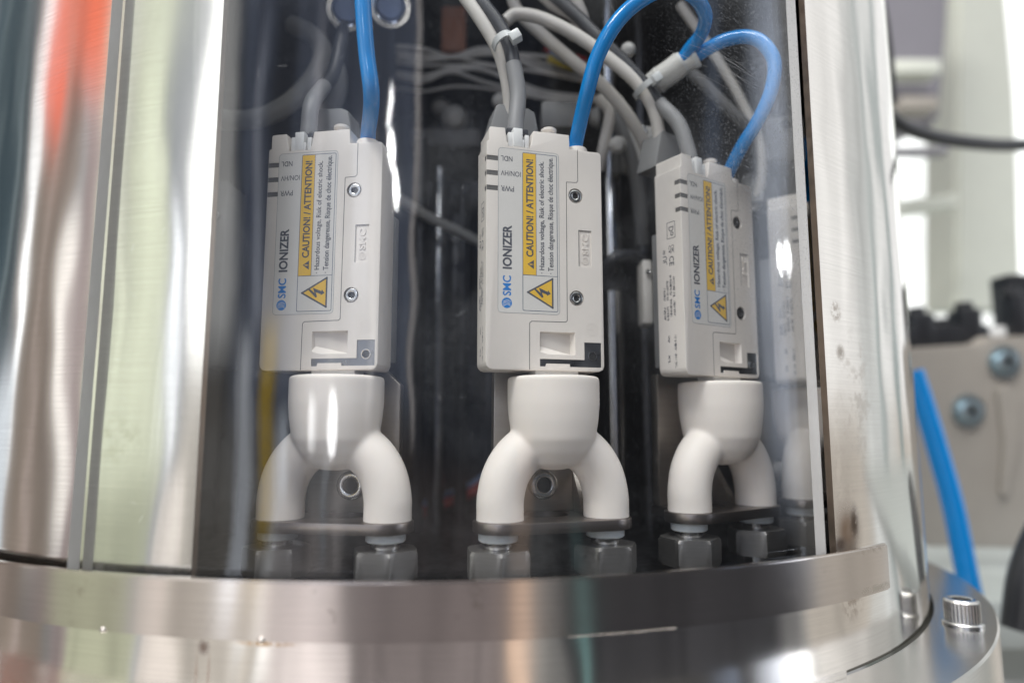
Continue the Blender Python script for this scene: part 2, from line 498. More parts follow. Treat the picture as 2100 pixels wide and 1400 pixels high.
M['greymach'] = plastic('grey_machine_paint', (.27, .26, .29), .45, .0003, 60)
M['zinc'] = simple_metal('zinc_steel', (.55, .66, .70), .35)
M['beigemetal'] = plastic('cast_plate', (.38, .35, .31), .42, .0003, 60)
M['orangeplate'] = plastic('faded_orange', (.55, .22, .12), .5, 0)
M['palewire'] = plastic('pale_wire', (.86, .84, .80), .4, 0)
M['palegrey'] = plastic('pale_grey_hose', (.50, .50, .48), .4, 0)
M['weld'] = simple_metal('weld_bead', (.6, .57, .54), .3)

# clear acrylic: thin sheet, fresnel reflection over straight transmission, fine wiping scratches
def acrylic():
    m = bpy.data.materials.new('clear_acrylic'); m.use_nodes = True
    nt = m.node_tree; nt.nodes.clear()
    out = nt.nodes.new('ShaderNodeOutputMaterial')
    tr = nt.nodes.new('ShaderNodeBsdfTransparent'); tr.inputs[0].default_value = (.965, .972, .975, 1)
    gl = nt.nodes.new('ShaderNodeBsdfGlossy'); gl.inputs['Roughness'].default_value = .035
    df = nt.nodes.new('ShaderNodeBsdfDiffuse'); df.inputs[0].default_value = (.75, .78, .82, 1)
    geo = nt.nodes.new('ShaderNodeNewGeometry')
    tc = nt.nodes.new('ShaderNodeTexCoord')
    # slow waviness of the bent sheet
    b = nt.nodes.new('ShaderNodeBump'); b.inputs['Strength'].default_value = 1; b.inputs['Distance'].default_value = .0004
    nt.links.new(noise(nt, tc.outputs['Object'], 16, 2), b.inputs['Height'])
    nt.links.new(b.outputs[0], gl.inputs['Normal'])
    dp = nt.nodes.new('ShaderNodeVectorMath'); dp.operation = 'DOT_PRODUCT'
    nt.links.new(geo.outputs['Incoming'], dp.inputs[0]); nt.links.new(geo.outputs['Normal'], dp.inputs[1])
    g1 = nmath(nt, 'SUBTRACT', 1.0, nmath(nt, 'ABSOLUTE', dp.outputs['Value']))
    fr = nmath(nt, 'ADD', .04, nmath(nt, 'MULTIPLY', .96, nmath(nt, 'POWER', g1, 5.0)))
    # smears of dust: patchy, slight
    sep = nt.nodes.new('ShaderNodeSeparateXYZ'); nt.links.new(tc.outputs['Object'], sep.inputs[0])
    n1 = noise(nt, tc.outputs['Object'], 14, 5, .65, .6)
    n2 = noise(nt, tc.outputs['Object'], 420, 3, .7)
    k = nmath(nt, 'MULTIPLY', maprange(nt, n1, .42, .72, 0, 1, True), maprange(nt, n2, .3, .75, .4, 1))
    phi_ = nmath(nt, 'ARCTAN2', sep.outputs[0], nmath(nt, 'MULTIPLY', sep.outputs[1], -1.0))
    e1 = maprange(nt, phi_, R(12), R(26), 0, 1, True); e2 = maprange(nt, sep.outputs[2], .06, .15, 0, 1, True)
    sp = maprange(nt, noise(nt, tc.outputs['Object'], 1300, 2, .6), .56, .72, 0, 1, True)
    k = nmath(nt, 'ADD', nmath(nt, 'MULTIPLY', k, .035), .0015)
    k = nmath(nt, 'ADD', k, nmath(nt, 'MULTIPLY', nmath(nt, 'MULTIPLY', e1, e2), nmath(nt, 'ADD', .02, nmath(nt, 'MULTIPLY', sp, .22))))
    k = nmath(nt, 'ADD', k, nmath(nt, 'MULTIPLY', sp, .018))
    mx = nt.nodes.new('ShaderNodeMixShader'); nt.links.new(fr, mx.inputs[0]); nt.links.new(tr.outputs[0], mx.inputs[1]); nt.links.new(gl.outputs[0], mx.inputs[2])
    m2 = nt.nodes.new('ShaderNodeMixShader'); nt.links.new(k, m2.inputs[0]); nt.links.new(mx.outputs[0], m2.inputs[1]); nt.links.new(df.outputs[0], m2.inputs[2])
    nt.links.new(m2.outputs[0], out.inputs[0])
    return m
M['acrylic'] = acrylic()
M['acrylic_edge'] = plastic('sawn_acrylic_edge', (.62, .61, .60), .4, 0)
M['scratch'] = plastic('scratched_acrylic', (.8, .82, .85), .5, 0)

# ------------------------------------------------------------------ steel tube with its window
Z_FL, Z_BT, Z_BB, Z_TOP = -89.0, -44.6, -61.5, 335.0
tube_root = empty('steel_tube', (0, 0, Z_FL))
tag(tube_root, 'large upright brushed stainless steel tube with a wide window cut in its front', 'machine housing')
def tz(bm):
    bmesh.ops.translate(bm, vec=(0, 0, -Z_FL), verts=bm.verts); return bm
bm = bmesh.new()
arcshell(bm, RT - 2.6, RT, 0, 360, Z_FL, -56, .75, 0)
arcshell(bm, RT - 2.6, RT, 28.75, 344, -56, 318, .6, 0, 1, 6)
arcshell(bm, RT - 2.6, RT, 0, 360, 318, Z_TOP, .75, 0)
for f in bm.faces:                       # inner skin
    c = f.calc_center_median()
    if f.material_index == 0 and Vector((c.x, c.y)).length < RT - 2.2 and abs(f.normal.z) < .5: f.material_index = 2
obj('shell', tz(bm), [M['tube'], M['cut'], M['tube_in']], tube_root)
bm = bmesh.new()
arcshell(bm, RT + 5.0, RT + 7.4, -70, 33.3, Z_BB, Z_BT, .5)
es = [e for e in bm.edges if abs(e.calc_face_angle(0)) > R(60)]
bmesh.ops.bevel(bm, geom=es, offset=.6, segments=2, affect='EDGES')
band = obj('retaining_band', tz(bm), M['band'], tube_root)
bm = bmesh.new()                         # packing strip and weld bead that carry the band
arcshell(bm, RT + .02, RT + 5.0, -70, 32.6, Z_BB + 5, Z_BB + 8, 1)
for a, s in ((-20.6, .9), (-10.6, 1.0)):
    p = V((RT + 7.2) * math.sin(R(a)), -(RT + 7.2) * math.cos(R(a)), Z_BB + .6)
    bmesh.ops.create_icosphere(bm, subdivisions=3, radius=s, matrix=Matrix.Translation(p))
for i in range(46):
    a = 6.5 + i * .145
    p = V((RT + 6.9) * math.sin(R(a)), -(RT + 6.9) * math.cos(R(a)), Z_BB + .25)
    bmesh.ops.create_icosphere(bm, subdivisions=2, radius=.22 + random.random() * .2, matrix=Matrix.Translation(p))
obj('weld_bead', tz(bm), M['band'], tube_root, 60)
bm = bmesh.new()
lathe(bm, [(RT + 1.5, -89), (RT * 1.0925 - .8, -89), (RT * 1.0925, -89.8), (RT * 1.0925, -149), (RT + 1.5, -149), (RT + 1.5, -89)], 360)
obj('flange', tz(bm), M['flange'], tube_root)
bm = bmesh.new()
arcshell(bm, RT + .03, RT + 2.6, -75, 28.3, -88.95, -86.2, .7)
obj('base_strip', tz(bm), M['flange'], tube_root)
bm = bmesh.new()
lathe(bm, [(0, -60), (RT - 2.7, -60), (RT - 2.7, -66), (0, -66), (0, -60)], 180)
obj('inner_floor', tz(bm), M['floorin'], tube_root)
bm = bmesh.new()
lathe(bm, [(0, 335.1), (RT + 3, 335.1), (RT + 3, 341), (0, 341), (0, 335.1)], 180)
obj('shade_lid', tz(bm), M['darksteel'], tube_root)  # closed top added to keep the inside of the tube dark
# cap screw on the flange
def cap_screw(bm, r, h, n=48, M4=None, socket=.55, mi=0, mih=1, knurl=True):
    vs = lathe(bm, [(0, h * .42), (r * socket * .9, h * .42), (r * socket, h * .5), (r * socket, h - .15), (r * socket + .3, h), (r * .86, h), (r, h * .9), (r, 0.0), (0, 0)], n, None, mi)
    if knurl:
        for v in vs:
            q = math.hypot(v.co.x, v.co.y)
            if q > r * .97 and True:
                k = int(round(math.atan2(v.co.y, v.co.x) / (2 * math.pi) * n))
                if k % 2: v.co.x *= .965; v.co.y *= .965
    fs = {f for v in vs for f in v.link_faces}
    for f in fs:
        c = f.calc_center_median()
        if math.hypot(c.x, c.y) < r * socket * .98 and c.z < h * .9: f.material_index = mih
    if M4 is not None: bmesh.ops.transform(bm, matrix=M4, verts=vs)
sx, sy = 228.0, -202.0
bm = bmesh.new()
cap_screw(bm, 7.2, 9.6, 72, Matrix.Translation((sx, sy, 1.6)))
fsr = obj('cap_screw', bm, [M['screw'], M['hole']], tube_root, 40)
bm = bmesh.new()
lathe(bm, [(4, .02), (8.2, .02), (8.2, 1.1), (7.8, 1.6), (4, 1.6), (4, .02)], 48, Matrix.Translation((sx, sy, 0)))
box(bm, (7.4, -1.3, .1), (10.6, 1.3, 1.2), .3, 2, 0, Matrix.Translation((sx, sy, 0)) @ Matrix.Rotation(R(15), 4, 'Z'))
obj('washer', bm, M['screw'], fsr)

# ------------------------------------------------------------------ acrylic cover
ac = empty('acrylic_cover', (0, 0, -61))
tag(ac, 'clear curved acrylic sheet wrapped over the window, tucked behind the steel band', 'window cover')
bm = bmesh.new()
arcshell(bm, RT + .5, RT + 4.6, -24.35, 26.15, -57.6, 325, .4, 0, 1)
bmesh.ops.translate(bm, vec=(0, 0, 61), verts=bm.verts)
obj('sheet', bm, [M['acrylic'], M['acrylic_edge']], ac)
# wiping scratches round the bright spot at the right and a few strays
bm = bmesh.new()
def scratch(phi, z, length, ang, bend, w=.035):
    n = 9; P = []
    for i in range(n):
        t = (i / (n - 1) - .5) * length
        du = t * math.cos(ang) - bend * (t * t) * math.sin(ang); dz = t * math.sin(ang) + bend * (t * t) * math.cos(ang)
        a = R(phi) + du / (RT + 4.6)
        P.append(V((RT + 4.62) * math.sin(a), -(RT + 4.62) * math.cos(a), z + dz + 61))
    tube(bm, P, w * .5, 4, raw=True)
for i in range(80):
    q = random.random() * 6.28; rr = abs(random.gauss(0, 1)) * 9 + 3
    scratch(24.3 + rr * math.cos(q) / 5.2 * .35 - .8, 54 + rr * math.sin(q) * 1.3, random.uniform(1, 6), q + 1.57 + random.gauss(0, .5), random.uniform(-.05, .05), random.uniform(.012, .03))
for i in range(9):
    scratch(23.0 - i * .12, 44 - i * .35, random.uniform(6, 10), 2.25 + random.gauss(0, .05), .045, .045)
for i in range(16):
    scratch(19 + random.gauss(0, 1.5), 128 + random.gauss(0, 7), random.uniform(6, 24), -.30 + random.gauss(0, .09), random.gauss(0, .003), .022)
for i in range(40):
    scratch(random.uniform(-22, 25), random.uniform(-35, 150), random.uniform(.8, 4), random.uniform(0, 3.14), random.uniform(-.05, .05), random.uniform(.02, .045))
sc_o = obj('scratch_marks', bm, M['scratch'], ac); sc_o['kind'] = 'stuff'

# ------------------------------------------------------------------ lettering
def text_bm(bm, s, a0, a1, b0, b1, rot=0, bold=0.0, mi=0, y=-.05, plane='front', keep=None):
    """letters fitted in the box a0..a1 x b0..b1 (face coordinates, mm) after rotation by rot quarter turns"""
    cu = bpy.data.curves.new('t', 'FONT'); cu.body = s; cu.size = 10; cu.offset = bold; cu.resolution_u = 3
    ob = bpy.data.objects.new('t', cu); COL.objects.link(ob)
    dg = bpy.context.evaluated_depsgraph_get()
    me = bpy.data.meshes.new_from_object(ob.evaluated_get(dg))
    bpy.data.objects.remove(ob); bpy.data.curves.remove(cu)
    t = bmesh.new(); t.from_mesh(me); bpy.data.meshes.remove(me)
    for v in t.verts:
        x, yy = v.co.x, v.co.y
        for _ in range(rot % 4): x, yy = -yy, x
        v.co.x, v.co.y = x, yy
    xs = [v.co.x for v in t.verts]; ys = [v.co.y for v in t.verts]
    X0, X1, Y0, Y1 = min(xs), max(xs), min(ys), max(ys)
    idx = {}
    for v in t.verts:
        a = a0 + (v.co.x - X0) / (X1 - X0) * (a1 - a0); b = b0 + (v.co.y - Y0) / (Y1 - Y0) * (b1 - b0)
        co = (a, y, b) if plane == 'front' else (y, a, b)
        idx[v] = bm.verts.new(co)
    for f in t.faces:
        try:
            g = bm.faces.new([idx[v] for v in f.verts]); g.material_index = mi
        except ValueError: pass
    t.free()
def strip(bm, pts, w, y=-.05, mi=0, closed=False, plane='front'):
    """flat printed line along pts"""
    P = [Vector(p) for p in pts]
    n = len(P); segs = n if closed else n - 1
    for i in range(segs):
        a, b = P[i], P[(i + 1) % n]; d = (b - a).normalized(); q = Vector((-d.y, d.x)) * w / 2; e = d * w / 2
        cs = [a - e - q, b + e - q, b + e + q, a - e + q]
        vs = [bm.verts.new((c.x, y - i * .0006, c.y) if plane == 'front' else (y - i * .0006, c.x, c.y)) for c in cs]
        f = bm.faces.new(vs); f.material_index = mi
def poly(bm, pts, y=-.05, mi=0, plane='front'):
    f = bm.faces.new([bm.verts.new((a, y, b) if plane == 'front' else (y, a, b)) for a, b in pts]); f.material_index = mi
def disc(bm, c, r, y=-.05, mi=0, n=40, r0=0):
    if r0:
        A = [bm.verts.new((c[0] + r * math.cos(6.28318 * i / n), y, c[1] + r * math.sin(6.28318 * i / n))) for i in range(n)]
        B = [bm.verts.new((c[0] + r0 * math.cos(6.28318 * i / n), y, c[1] + r0 * math.sin(6.28318 * i / n))) for i in range(n)]
        for i in range(n):
            f = bm.faces.new((A[i], A[(i + 1) % n], B[(i + 1) % n], B[i])); f.material_index = mi
    else:
        poly(bm, [(c[0] + r * math.cos(6.28318 * i / n), c[1] + r * math.sin(6.28318 * i / n)) for i in range(n)], y, mi)
def rrect(a0, a1, b0, b1, r, n=5):
    out = []
    for cx, cy, s in ((a1 - r, b1 - r, 0), (a0 + r, b1 - r, 90), (a0 + r, b0 + r, 180), (a1 - r, b0 + r, 270)):
        for i in range(n + 1):
            t = R(s + 90 * i / n); out.append((cx + r * math.cos(t), cy + r * math.sin(t)))
    return out

# ------------------------------------------------------------------ ionizer
BW, BT = 46.0, 14.3
SCREWS = [(35.2, 67.6), (35.2, 27.6)]
INSERT = [(38.0, 10.9), (44.9, 10.9), (44.9, 1.5), (32.2, 1.5), (32.2, 2.6), (23.0, 2.6), (22.7, 1.5), (20.5, 1.5), (20.5, 4.3), (38.0, 4.3)]
def make_ionizer():
    root = empty('ionizer')
    bm = bmesh.new()
    prism(bm, [(.0, 2.6), (.35, 1.3), (1.3, .35), (2.6, 0), (BW - 2, 0), (BW - .6, .6), (BW, 2), (BW, 84.8), (BW - .35, 85.65), (BW - 1.2, 86.0), (33.0, 86.1), (32.8, 91.8), (18.3, 91.7), (17.5, 86.0), (7.9, 86.0), (7.1, 91.6), (1.5, 91.5), (1.0, 91.0), (1.0, 85.9), (.3, 85.7), (0, 85.3)], 0, BT, .8, 3)
    b = obj('body', bm, M['body'], root, 40)
    # cutters
    bm = bmesh.new()
    for sx_, sz_ in SCREWS: lathe(bm, [(0, -1), (2.9, -1), (2.9, 1.6), (0, 1.6)], 40, Matrix.Translation((sx_, 0, sz_)) @ Matrix.Rotation(R(-90), 4, 'X'))
    prism(bm, [(a, c) for a, c in INSERT], -1, .7)
    # ramped recess
    v = [bm.verts.new(p) for p in ((20.3, -1, 5.8), (34.9, -1, 5.8), (34.9, -1, 14.6), (20.3, -1, 14.6), (20.9, 2.0, 9.2), (33.2, 2.6, 6.4), (33.2, 2.6, 14.2), (20.9, .9, 14.2))]
    fs = [bm.faces.new([v[i] for i in q]) for q in ((0, 1, 2, 3), (7, 6, 5, 4), (0, 4, 5, 1), (1, 5, 6, 2), (2, 6, 7, 3), (3, 7, 4, 0))]
    bmesh.ops.recalc_face_normals(bm, faces=fs)
    box(bm, (36.5, -1, 39.8), (41.4, .28, 54.0))
    # led slots wrap round the front left edge
    for z0 in (79.3, 73.5, 67.7): box(bm, (-1, -1, z0 - .95), (4.4, .25, z0 + .95))
    for z0 in (79.3, 73.5, 67.7): box(bm, (-1, .2, z0 - .95), (.25, 3.2, z0 + .95))
    prism(bm, [(8.2, 84.6), (17.2, 84.6), (17.2, 95), (8.2, 95)], -1, 4.5)
    cut = obj('cutter', bm, M['body'])
    md = b.modifiers.new('b', 'BOOLEAN'); md.object = cut; md.operation = 'DIFFERENCE'; md.solver = 'EXACT'; md.use_self = True
    evaluated(b); finish(b.data, 35)
    bpy.data.objects.remove(cut)
    # led windows: one slot each
    for z0 in (79.3, 73.5, 67.7):
        bm = bmesh.new()
        box(bm, (.12, .12, z0 - .93), (4.38, .6, z0 + .93), .08, 1)
        box(bm, (.12, .14, z0 - .93), (.5, 3.15, z0 + .93), .08, 1)
        obj('status_window', bm, M['slot'], root)
    # screws
    for sx_, sz_ in SCREWS:
        bm = bmesh.new()
        cap_screw(bm, 2.45, 1.4, 36, toY((sx_, 1.55, sz_)), .5, 0, 1, False)
        obj('screw', bm, [M['screw'], M['hole']], root)
    # steel grounding insert with tapped hole
    bm = bmesh.new(); prism(bm, [(a, c) for a, c in INSERT], .35, .69, .05, 1)
    ins = obj('grounding_plate', bm, M['steel_insert'], root)
    bm = bmesh.new()
    lathe(bm, [(0, -.02), (1.45, -.02), (1.45, .22), (1.85, .22), (1.85, 0)], 32, toY((41.5, .33, 5.7)))
    for f in bm.faces:
        c = f.calc_center_median(); f.material_index = 1 if math.hypot(c.x - 41.5, c.z - 5.7) < 1.4 else 0
    obj('threaded_hole', bm, [M['chrome'], M['hole']], ins)
    # seam, label outline
    bm = bmesh.new()
    strip(bm, [(36.2, 86.0), (36.2, 73.6), (35.6, 72.9), (31.6, 72.7), (31.5, 72.2), (31.3, 18.9), (30.7, 18.3), (17.4, 18.1), (16.6, 17.4), (16.5, .3)], .24, -.012)
    strip(bm, [(36.3, 53.9), (36.3, 40.0)], .22, -.014); strip(bm, [(36.3, 54.0), (41.4, 54.0)], .26, -.012)
    obj('seam', bm, M['seam'], root)
    bm = bmesh.new()
    o_ = rrect(4.5, 28.4, 20.9, 83.6, 1.4)
    poly(bm, o_, -.02, 0)
    strip(bm, o_, .11, -.03, 1, True)
    w_ = rrect(14.0, 27.6, 22.0, 82.6, .5, 3)
    strip(bm, w_, .24, -.034, 2, True)
    poly(bm, [(14.12, 35.5), (19.2, 35.5), (19.2, 82.4), (14.12, 82.4)], -.04, 3)
    strip(bm, [(19.25, 35.4), (19.25, 82.6)], .2, -.046, 2); strip(bm, [(14.0, 35.35), (27.6, 35.35)], .2, -.05, 2)
    # danger triangle (points to the left edge)
    tri = [(15.9, 28.9), (25.6, 34.4), (25.6, 23.4)]
    poly(bm, tri, -.043, 3); strip(bm, tri, .62, -.048, 4, True)
    # lightning bolt pointing right
    bolt = [(18.3, 29.6), (22.0, 27.5), (21.3, 29.1), (23.4, 28.5), (23.0, 27.7), (24.9, 28.7), (23.5, 30.2), (23.5, 29.2), (20.2, 30.6), (20.8, 29.2), (18.6, 30.2)]
    poly(bm, [(18.2, 30.2), (21.4, 27.0), (22.0, 27.3), (21.4, 29.0), (23.4, 28.3), (23.3, 27.8), (24.9, 28.7), (23.8, 30.0), (23.6, 29.4), (20.2, 30.8), (20.9, 28.8), (18.9, 30.5)], -.052, 4)
    lab = obj('front_label', bm, [M['film'], M['line'], M['line'], M['yellow'], M['ink']], root)
    bm = bmesh.new()
    text_bm(bm, 'NDL', 5.5, 10.0, 78.5, 80.5, 2, .07); text_bm(bm, 'ION/HV', 5.5, 13.2, 72.8, 74.8, 2, .05); text_bm(bm, 'PWR', 5.5, 10.6, 66.8, 68.9, 2, .07)
    text_bm(bm, 'IONIZER', 6.2, 9.8, 37.2, 53.8, 1, .32)
    text_bm(bm, 'CAUTION! / ATTENTION!', 15.3, 18.2, 42.3, 80.2, 1, .3)
    text_bm(bm, '\u00b7 Hazardous voltage, Risk of electric shock.', 20.4, 23.0, 36.2, 79.8, 1, .16)
    text_bm(bm, '\u00b7 Tension dangereuse, Risque de choc \u00e9lectrique.', 23.9, 26.7, 36.2, 81.7, 1, .16)
    t3 = [(15.8, 39.5), (18.3, 41.2), (18.3, 37.7)]
    poly(bm, t3, -.05, 0)
    poly(bm, [(16.5, 39.6), (17.5, 39.75), (17.5, 39.2), (16.5, 39.35)], -.055, 1); poly(bm, [(17.7, 39.65), (18.0, 39.65), (18.0, 39.3), (17.7, 39.3)], -.055, 1)
    for v in bm.verts: v.co.y -= .008
    obj('lettering', bm, [M['ink'], M['yellow']], lab)
    # maker's emblem and initials in blue
    bm = bmesh.new()
    text_bm(bm, 'SMC', 6.3, 9.5, 27.2, 34.7, 1, .2)
    disc(bm, (7.85, 24.5), 1.95, -.05, 0)
    for k in (-.75, 0, .75):
        pts = [(7.85 - 1.5 + .25 * abs(k) + j * .3, 24.5 + k + .32 * math.sin(j * .62 - 1.5)) for j in range(10)]
        strip(bm, pts, .22, -.056, 1)
    obj('maker_emblem', bm, [M['blueink'], M['film']], lab)
    # embossed mark and earth symbol
    bm = bmesh.new()
    text_bm(bm, 'SMC', 37.7, 40.3, 44.6, 52.6, 1, .25, y=.27)
    r = bmesh.ops.extrude_face_region(bm, geom=bm.faces[:]); bmesh.ops.translate(bm, vec=(0, -.3, 0), verts=[v for v in r['geom'] if isinstance(v, bmesh.types.BMVert)])
    disc(bm, (39.0, 42.3), 1.5, .12, 0, 32, 1.15)
    for k in (-.5, 0, .5): strip(bm, [(38.1, 42.3 + k - .1), (39.9, 42.3 + k + .3)], .16, .12)
    obj('embossed_mark', bm, M['body'], root)
    bm = bmesh.new()
    disc(bm, (41.4, 15.9), 2.35, -.06, 0, 40, 2.1)
    strip(bm, [(39.4, 15.9), (41.6, 15.9)], .25, -.06); strip(bm, [(41.6, 17.4), (41.6, 14.4)], .25, -.06); strip(bm, [(42.3, 16.9), (42.3, 14.9)], .22, -.06); strip(bm, [(43.0, 16.4), (43.0, 15.4)], .2, -.06)
    obj('earth_symbol', bm, M['body'], root)
    # side print: marks on the left narrow face
    bm = bmesh.new()
    yy = -.03
    def st(s, a0, a1, b0, b1, bold=.1): text_bm(bm, s, a0, a1, b0, b1, 1, bold, 0, yy, 'side')
    for s, (a0, a1, b0, b1) in (('Do', (4.4, 7.0, 57.5, 61.5)), ('CE', (4.6, 7.2, 45.0, 49.0)), ('UK', (4.4, 5.8, 50.2, 53.6)), ('CA', (6.0, 7.4, 50.2, 53.6)), ('UL', (8.4, 10.6, 46.0, 49.6)), ('us', (9.4, 10.6, 50.4, 52.2))):
        # mirrored: on this face the reader sees +y running to the left
        text_bm(bm, s, a0, a1, b0, b1, 3, .12, 0, yy, 'side')
    strip(bm, [(3.6, 56.6), (7.9, 56.6), (7.9, 63.4), (3.6, 63.4)], .25, yy, 0, True, 'side')
    rnd = random.Random(3)
    for a0, runs in ((4.6, ((40, 32), (30, 24), (16, 10), (8.5, 3))), (6.4, ((41, 33), (31, 24))), (8.2, ((39, 30.5), (28, 22.5), (16, 13.5), (8, 5))), (9.9, ((36, 31), (28, 23)))):
        for hi_, lo_ in runs:
            z = hi_
            while z > lo_:
                l = rnd.uniform(.35, .8)
                strip(bm, [(a0, z), (a0 + rnd.uniform(.6, 1.0), z - rnd.uniform(-.2, .2))], rnd.uniform(.16, .34), yy, 0, False, 'side')
                if rnd.random() < .5: strip(bm, [(a0 + (.0 if rnd.random() < .5 else .85), z), (a0 + .1 + (.0 if rnd.random() < .5 else .8), z - l)], .18, yy - .005, 0, False, 'side')
                z -= l
    obj('side_print', bm, M['ink'], root)
    # plug, clip, plunger, air fitting
    bm = bmesh.new()
    box(bm, (8.6, .9, 85.0), (10.6, 4.2, 90.6), .25); box(bm, (15.2, .9, 85.0), (16.9, 4.2, 90.2), .25); box(bm, (13.4, .5, 84.9), (14.9, 4.2, 88.0), .2)
    box(bm, (10.4, .2, 84.8), (14.2, 3.6, 92.3), .4)
    obj('connector_plug', bm, M['white_clip'], root)
    bm = bmesh.new()
    box(bm, (8.9, 3.2, 91.2), (17.4, 9.5, 93.6), .5)
    obj('connector_shroud', bm, M['darkcable'], root)
    bm = bmesh.new()
    lathe(bm, [(0, 90.5), (2.1, 90.5), (2.1, 94.2), (3.1, 94.9), (3.1, 95.8), (2.7, 96.1), (2.2, 95.7), (0, 95.7)], 32, Matrix.Translation((26.7, 6.5, 0)))
    obj('plunger', bm, M['body'], root)
    bm = bmesh.new()
    lathe(bm, [(0, 85), (4.3, 85), (4.3, 88.2), (4.0, 88.7), (2.9, 88.7), (0, 88.7)], 36, Matrix.Translation((37.9, 5.6, 0)))
    obj('air_fitting', bm, M['body'], root)
    bm = bmesh.new()
    prism(bm, [(3.5, 92), (27.5, 92), (24.5, 108), (21.5, 109.5), (9.5, 110), (8.0, 109)], 17.0, 29, .8, 2)
    obj('rear_housing', bm, M['greyhousing'], root)
    bm = bmesh.new()
    box(bm, (4, 14.4, 4), (46, 21, 62), .6)
    obj('rear_mount', bm, M['greyhousing'], root)
    bm = bmesh.new()
    box(bm, (19.5, 2.5, -1.9), (36.5, 11.5, .35), .3)
    obj('nozzle_seat', bm, M['white_clip'], root)
    return root

def make_manifold():
    root = empty('nozzle_manifold')
    bm = bmesh.new()
    lathe(bm, [(0, -1.9), (15.8, -1.9), (17.0, -2.0), (17.35, -2.5), (17.35, -12), (16.8, -18), (15.6, -25), (13.2, -30), (9.8, -33.8), (5, -36), (0, -36.6)], 64, Matrix.Translation((28, 7, 0)))
    for s in (-1, 1):
        tube(bm, [V(28 + s * a, 7, b) for a, b in ((2, -26), (6, -26.6), (11, -28.8), (15.6, -33), (19.0, -39.0), (20.6, -46), (20.7, -51), (20.7, -56))], 8.65, 32, 8)
    o = obj('manifold_body', bm, M['nozzle'], root)
    rm = o.modifiers.new('r', 'REMESH'); rm.mode = 'VOXEL'; rm.voxel_size = .42 * MM
    sm = o.modifiers.new('s', 'SMOOTH'); sm.iterations = 45; sm.factor = .5
    evaluated(o)
    # trim the legs flat at the plate
    b2 = bmesh.new(); b2.from_mesh(o.data)
    bmesh.ops.bisect_plane(b2, geom=b2.verts[:] + b2.edges[:] + b2.faces[:], plane_co=(0, 0, -53.85 * MM), plane_no=(0, 0, -1), clear_outer=True)
    bmesh.ops.holes_fill(b2, edges=[e for e in b2.edges if e.is_boundary])
    b2.to_mesh(o.data); b2.free()
    finish(o.data, 50)
    return root

def make_bracket():
    root = empty('mounting_bracket')
    # stadium shaped foot plate with a central hole, tab to the rear
    bm = bmesh.new()
    out = []
    for i in range(25): t = R(-90 - 180 * i / 24 + 0); out.append((8 + 10.6 * math.cos(t) - 0, 7 + 10.6 * math.sin(t)))
    out += [(9.5, 17.6), (9.5, 31), (46.5, 31), (46.5, 17.6)]
    for i in range(25): t = R(90 - 180 * i / 24); out.append((47.5 + 10.6 * math.cos(t), 7 + 10.6 * math.sin(t)))
    prism(bm, out, -57.9, -53.9, .4, 2, 0, 'z')
    o = obj('foot_plate', bm, M['plate'], root, 40)
    bm = bmesh.new(); lathe(bm, [(0, -60), (9, -60), (9, -50), (0, -50)], 48, Matrix.Translation((28, 18, 0)))
    cut = obj('cutter', bm, M['plate'])
    md = o.modifiers.new('b', 'BOOLEAN'); md.object = cut; md.solver = 'EXACT'
    evaluated(o); finish(o.data, 40); bpy.data.objects.remove(cut)
    bm = bmesh.new(); prism(bm, [(9, -53.8), (46.5, -53.8), (46.5, -4), (40, 2), (9.5, 2)], 25, 29, .4, 2)
    obj('upright_plate', bm, M['bracket'], root, 40)
    bm = bmesh.new(); prism(bm, [(14, -53.8), (24.8, -53.8), (24.8, -38.0)], 40.2 + 2, 46, 0, 1, 0, 'x')
    obj('gusset', bm, M['bracket'], root, 40)
    bm = bmesh.new()
    cap_screw(bm, 5.6, 5, 72, toY((28.6, 24.9, -43)), .55)
    obj('socket_screw', bm, [M['screw'], M['hole']], root, 40)
    for k, (cx, ang) in enumerate(((6.6, 22), (48.2, -4))):
        bm = bmesh.new()
        lathe(bm, [(0, -61.3), (6.6, -61.3), (7.2, -60.8), (7.2, -58.4), (6.6, -57.95), (0, -57.95)], 40, Matrix.Translation((cx, 7, 0)))
        obj('plastic_washer', bm, M['ptfe'], root)
        bm = bmesh.new()
        lathe(bm, [(0, -80), (6.6, -80), (6.6, -73), (4, -72), (4, -63.6), (5.5, -63.6), (5.5, -61.35), (0, -61.35)], 40, Matrix.Translation((cx, 7, 0)))
        obj('stud', bm, M['chrome'], root)
        bm = bmesh.new()
        n = 6; rc = 12.3
        # hexagon with chamfered corners
        zs = [(-74.2, .90), (-73.0, 1.0), (-64.9, 1.0), (-63.7, .90)]
        N_ = 72; rings = []
        for z, s in zs:
            ring = []
            for i in range(N_):
                t = 2 * math.pi * i / N_ + R(ang)
                loc = (2 * math.pi * i / N_) % (math.pi / 3) - math.pi / 6
                rr = rc * math.cos(math.pi / 6) / math.cos(loc)
                if s < 1: rr = min(rr, rc * .93)
                ring.append(bm.verts.new((cx + rr * math.cos(t), 7 + rr * math.sin(t), z)))
            rings.append(ring)
        for A, B in zip(rings, rings[1:]):
            for i in range(N_): bm.faces.new((A[i], A[(i + 1) % N_], B[(i + 1) % N_], B[i]))
        bm.faces.new(rings[0][::-1]); bm.faces.new(rings[-1])
        obj('hex_nut', bm, M['nut'], root, 22)
    return root

def copy_tree(o, parent=None):
    c = o.copy(); COL.objects.link(c)
    if parent is not None: c.parent = parent
    for ch in list(o.children): copy_tree(ch, c)
    return c

